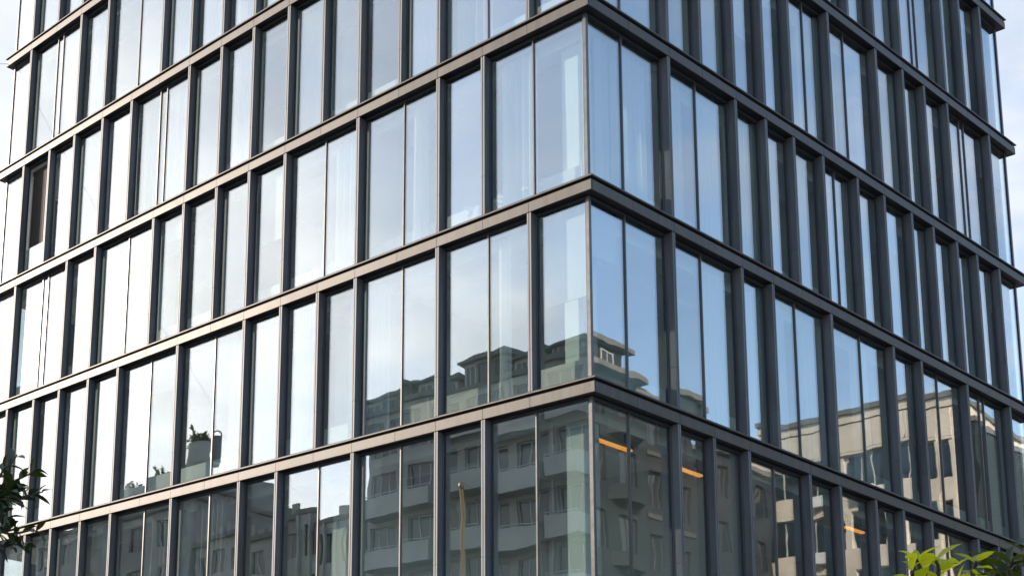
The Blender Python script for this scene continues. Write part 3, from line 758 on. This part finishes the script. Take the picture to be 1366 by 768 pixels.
# ------------------------------------------------------------------ trees
def leaf(mb, p, d, nrm, ln, wd):
    """one leaf: pointed blade folded along its rib and drooping at the tip"""
    d = d.normalized(); sd = d.cross(nrm)
    if sd.length < .05: sd = d.orthogonal()
    sd.normalize(); nn = sd.cross(d).normalized()
    mid, lf, rt = [], [], []
    for t, w_ in ((0, .06), (.22, .72), (.48, 1), (.75, .68), (1, 0)):
        c_ = p + d * (ln * t) - nn * (ln * .22 * t * t)
        mid.append(c_); lf.append(c_ + sd * (wd * w_) + nn * (wd * .35 * w_)); rt.append(c_ - sd * (wd * w_) + nn * (wd * .35 * w_))
    vs_ = mid + lf[:-1] + rt[:-1]
    fs_ = []
    for i in range(4):
        if i < 3:
            fs_.append((i, i + 1, 5 + i + 1, 5 + i)); fs_.append((i + 1, i, 9 + i, 9 + i + 1))
        else:
            fs_.append((3, 4, 8)); fs_.append((4, 3, 12))
    mb.add(vs_, fs_, True)

def sprig(tw, lv, rnd, p0, p1, n, ln, wd, keep, sag=.06):
    p0, p1 = Vector(p0), Vector(p1)
    pts = []
    for i in range(7):
        t = i / 6; q = p0.lerp(p1, t); q.z += sag * math.sin(t * math.pi) - sag * .5 * t * t
        pts.append(q + Vector((rnd.uniform(-1, 1), rnd.uniform(-1, 1), rnd.uniform(-1, 1))) * .012)
    if all(keep(q) for q in pts): tw.tube(pts, [.011 - .0013 * i for i in range(7)], 6)
    ax = (p1 - p0).normalized()
    for k in range(n):
        t = .15 + .85 * (k + rnd.random() * .6) / n; t = min(t, 1)
        i = min(5, int(t * 6)); q = pts[i].lerp(pts[i + 1], t * 6 - i)
        a = k * 2.4 + rnd.uniform(-.5, .5)
        o1 = ax.orthogonal().normalized(); o2 = ax.cross(o1)
        out = (o1 * math.cos(a) + o2 * math.sin(a)) * .85 + ax * rnd.uniform(.35, .9) + Vector((0, 0, rnd.uniform(-.35, .15)))
        nr = Vector((rnd.uniform(-.6, .6), rnd.uniform(-.6, .6), 1))
        l_ = ln * rnd.uniform(.65, 1.15)
        tip = q + out.normalized() * l_
        if keep(q) and keep(tip) and keep((q + tip) / 2): leaf(lv, q, out, nr, l_, wd * rnd.uniform(.8, 1.15) * l_ / ln)

def street_tree(label, base, top, rad, seed, leafmat, nsprig, ln, wd, keep, extra):
    rnd = random.Random(seed)
    t = thing('tree', label, 'tree', base)
    bs = Vector(base); tp = Vector(top) - bs
    tw, lv = MB(), MB()
    kp = lambda q: keep(Vector(q) + bs)
    fork = Vector((tp.x * .5, tp.y * .5, tp.z * .52))
    tw.tube([(0, 0, 0), fork * .45 + Vector((.03, .02, 0)), fork], [.075, .06, .048], 10)
    nodes = [fork]
    for q in range(9):
        a = q * .7 + rnd.uniform(0, .4); e = tp + Vector((math.cos(a) * rad * .75, math.sin(a) * rad * .75, rnd.uniform(-.45, .1) * rad))
        mid = fork.lerp(e, .5) + Vector((0, 0, .1)); 
        if kp(mid) and kp(e): tw.tube([fork, mid, e], [.035, .022, .012], 7)
        nodes += [mid, e, fork.lerp(e, .75)]
    for q in range(nsprig):
        n0 = rnd.choice(nodes[1:])
        d = Vector((rnd.gauss(0, 1), rnd.gauss(0, 1), rnd.gauss(.1, .7))).normalized()
        sprig(tw, lv, rnd, n0, n0 + d * rnd.uniform(.35, .6) * max(.6, rad * .6), rnd.randint(9, 14), ln, wd, kp)
    for p0, p1, n in extra:
        sprig(tw, lv, rnd, Vector(p0) - bs, Vector(p1) - bs, n, ln, wd, lambda q: True, .02)
    tw.build('trunk', M['bark'], t); lv.build('crown', leafmat, t, fix=False)
    return t

def P(px, py, dist): return CAM + ray(px, py) * dist
def keep_left(q):
    p = project(q)
    if p is None or p[0] < -6 or p[1] > 790: return True
    if p[0] > 30: return False
    return (p[1] > 622 + max(0, p[0]) * .9) and (p[1] < 730 - p[0] * .3) and not (672 < p[1] < 712 and p[0] > 4)
def keep_right(q):
    p = project(q)
    if p is None or p[0] > 1390 or p[1] > 775: return True
    if p[0] < 1200: return False
    return p[1] > 735 - (p[0] - 1200) * .22 + 12 * math.sin(p[0] * .09)
lt = P(-130, 690, 7.3)
street_tree('dark green leafy tree at the lower left edge of the view', (lt.x, lt.y, .004), (lt.x, lt.y, lt.z + .05), .75, 5, M['leaf_dark'], 190, .10, .021, keep_left,
    [(P(-30, 680, 7.0), P(22, 606, 7.0), 11), (P(-25, 690, 7.1), P(48, 622, 7.0), 13), (P(-25, 690, 7.1), P(58, 652, 7.1), 12), (P(-30, 720, 7.0), P(58, 706, 6.9), 13), (P(-25, 735, 7.0), P(40, 728, 7.0), 9), (P(-30, 650, 7.0), P(32, 668, 7.0), 12), (P(-20, 680, 6.9), P(14, 690, 6.9), 9)])
rt_ = P(1350, 900, 5.4)
street_tree('young tree with narrow dark green leaves at the lower right corner', (rt_.x, rt_.y, .004), (rt_.x, rt_.y, rt_.z + .1), .62, 11, M['leaf_mid'], 130, .095, .0165, keep_right,
    [(P(1310, 830, 5.3), P(1340, 735, 5.2), 12), (P(1350, 820, 5.3), P(1374, 705, 5.2), 14), (P(1330, 830, 5.3), P(1318, 752, 5.4), 10), (P(1350, 800, 5.1), P(1348, 742, 5.0), 12)])
yt = P(1250, 980, 3.9)
street_tree('bright yellow leaf sapling beside the taller tree, lower right', (yt.x, yt.y, .004), (yt.x, yt.y, yt.z + .1), .3, 12, M['leaf_bright'], 30, .06, .0135, lambda q: (project(q) or (0, 9999))[1] > 775,
    [(P(1245, 850, 3.9), P(1222, 730, 3.85), 15), (P(1255, 850, 3.9), P(1250, 734, 3.9), 14), (P(1262, 850, 3.9), P(1284, 745, 4.0), 12), (P(1300, 840, 3.9), P(1300, 738, 3.9), 12), (P(1240, 830, 3.8), P(1212, 752, 3.8), 9)])

# rooftop shrubs far along the street, mirrored above the band
for n_, (x, y, z, s, lab) in enumerate(((-57.4, -39.2, 28.4, 1.15, 'round shrub on top of the chimney'), (-61.0, -39.4, 26.9, .8, 'small shrub near the middle of the far roof'), (-64.0, -39.4, 26.9, .9, 'small shrub at the far end of the roof'))):
    rnd = random.Random(40 + n_)
    t = thing('rooftop_shrub', lab, 'shrub', (x, y, z), 0, 'shrubs on the far roof')
    a_, b_ = MB(), MB()
    for q in range(26):
        d = Vector((rnd.gauss(0, 1), rnd.gauss(0, 1), abs(rnd.gauss(.4, .7)))).normalized() * s * rnd.uniform(.5, 1.1)
        a_.tube([(0, 0, 0), d * .6, d], [.03, .02, .01], 5)
        for k in range(12): leaf(b_, d * rnd.uniform(.4, 1), d + Vector((rnd.uniform(-1, 1), rnd.uniform(-1, 1), rnd.uniform(-.6, .8))), Vector((0, 0, 1)), .28 * s, .09 * s)
    a_.build('stem', M['bark'], t); b_.build('foliage', M['leaf_mid'], t, fix=False)
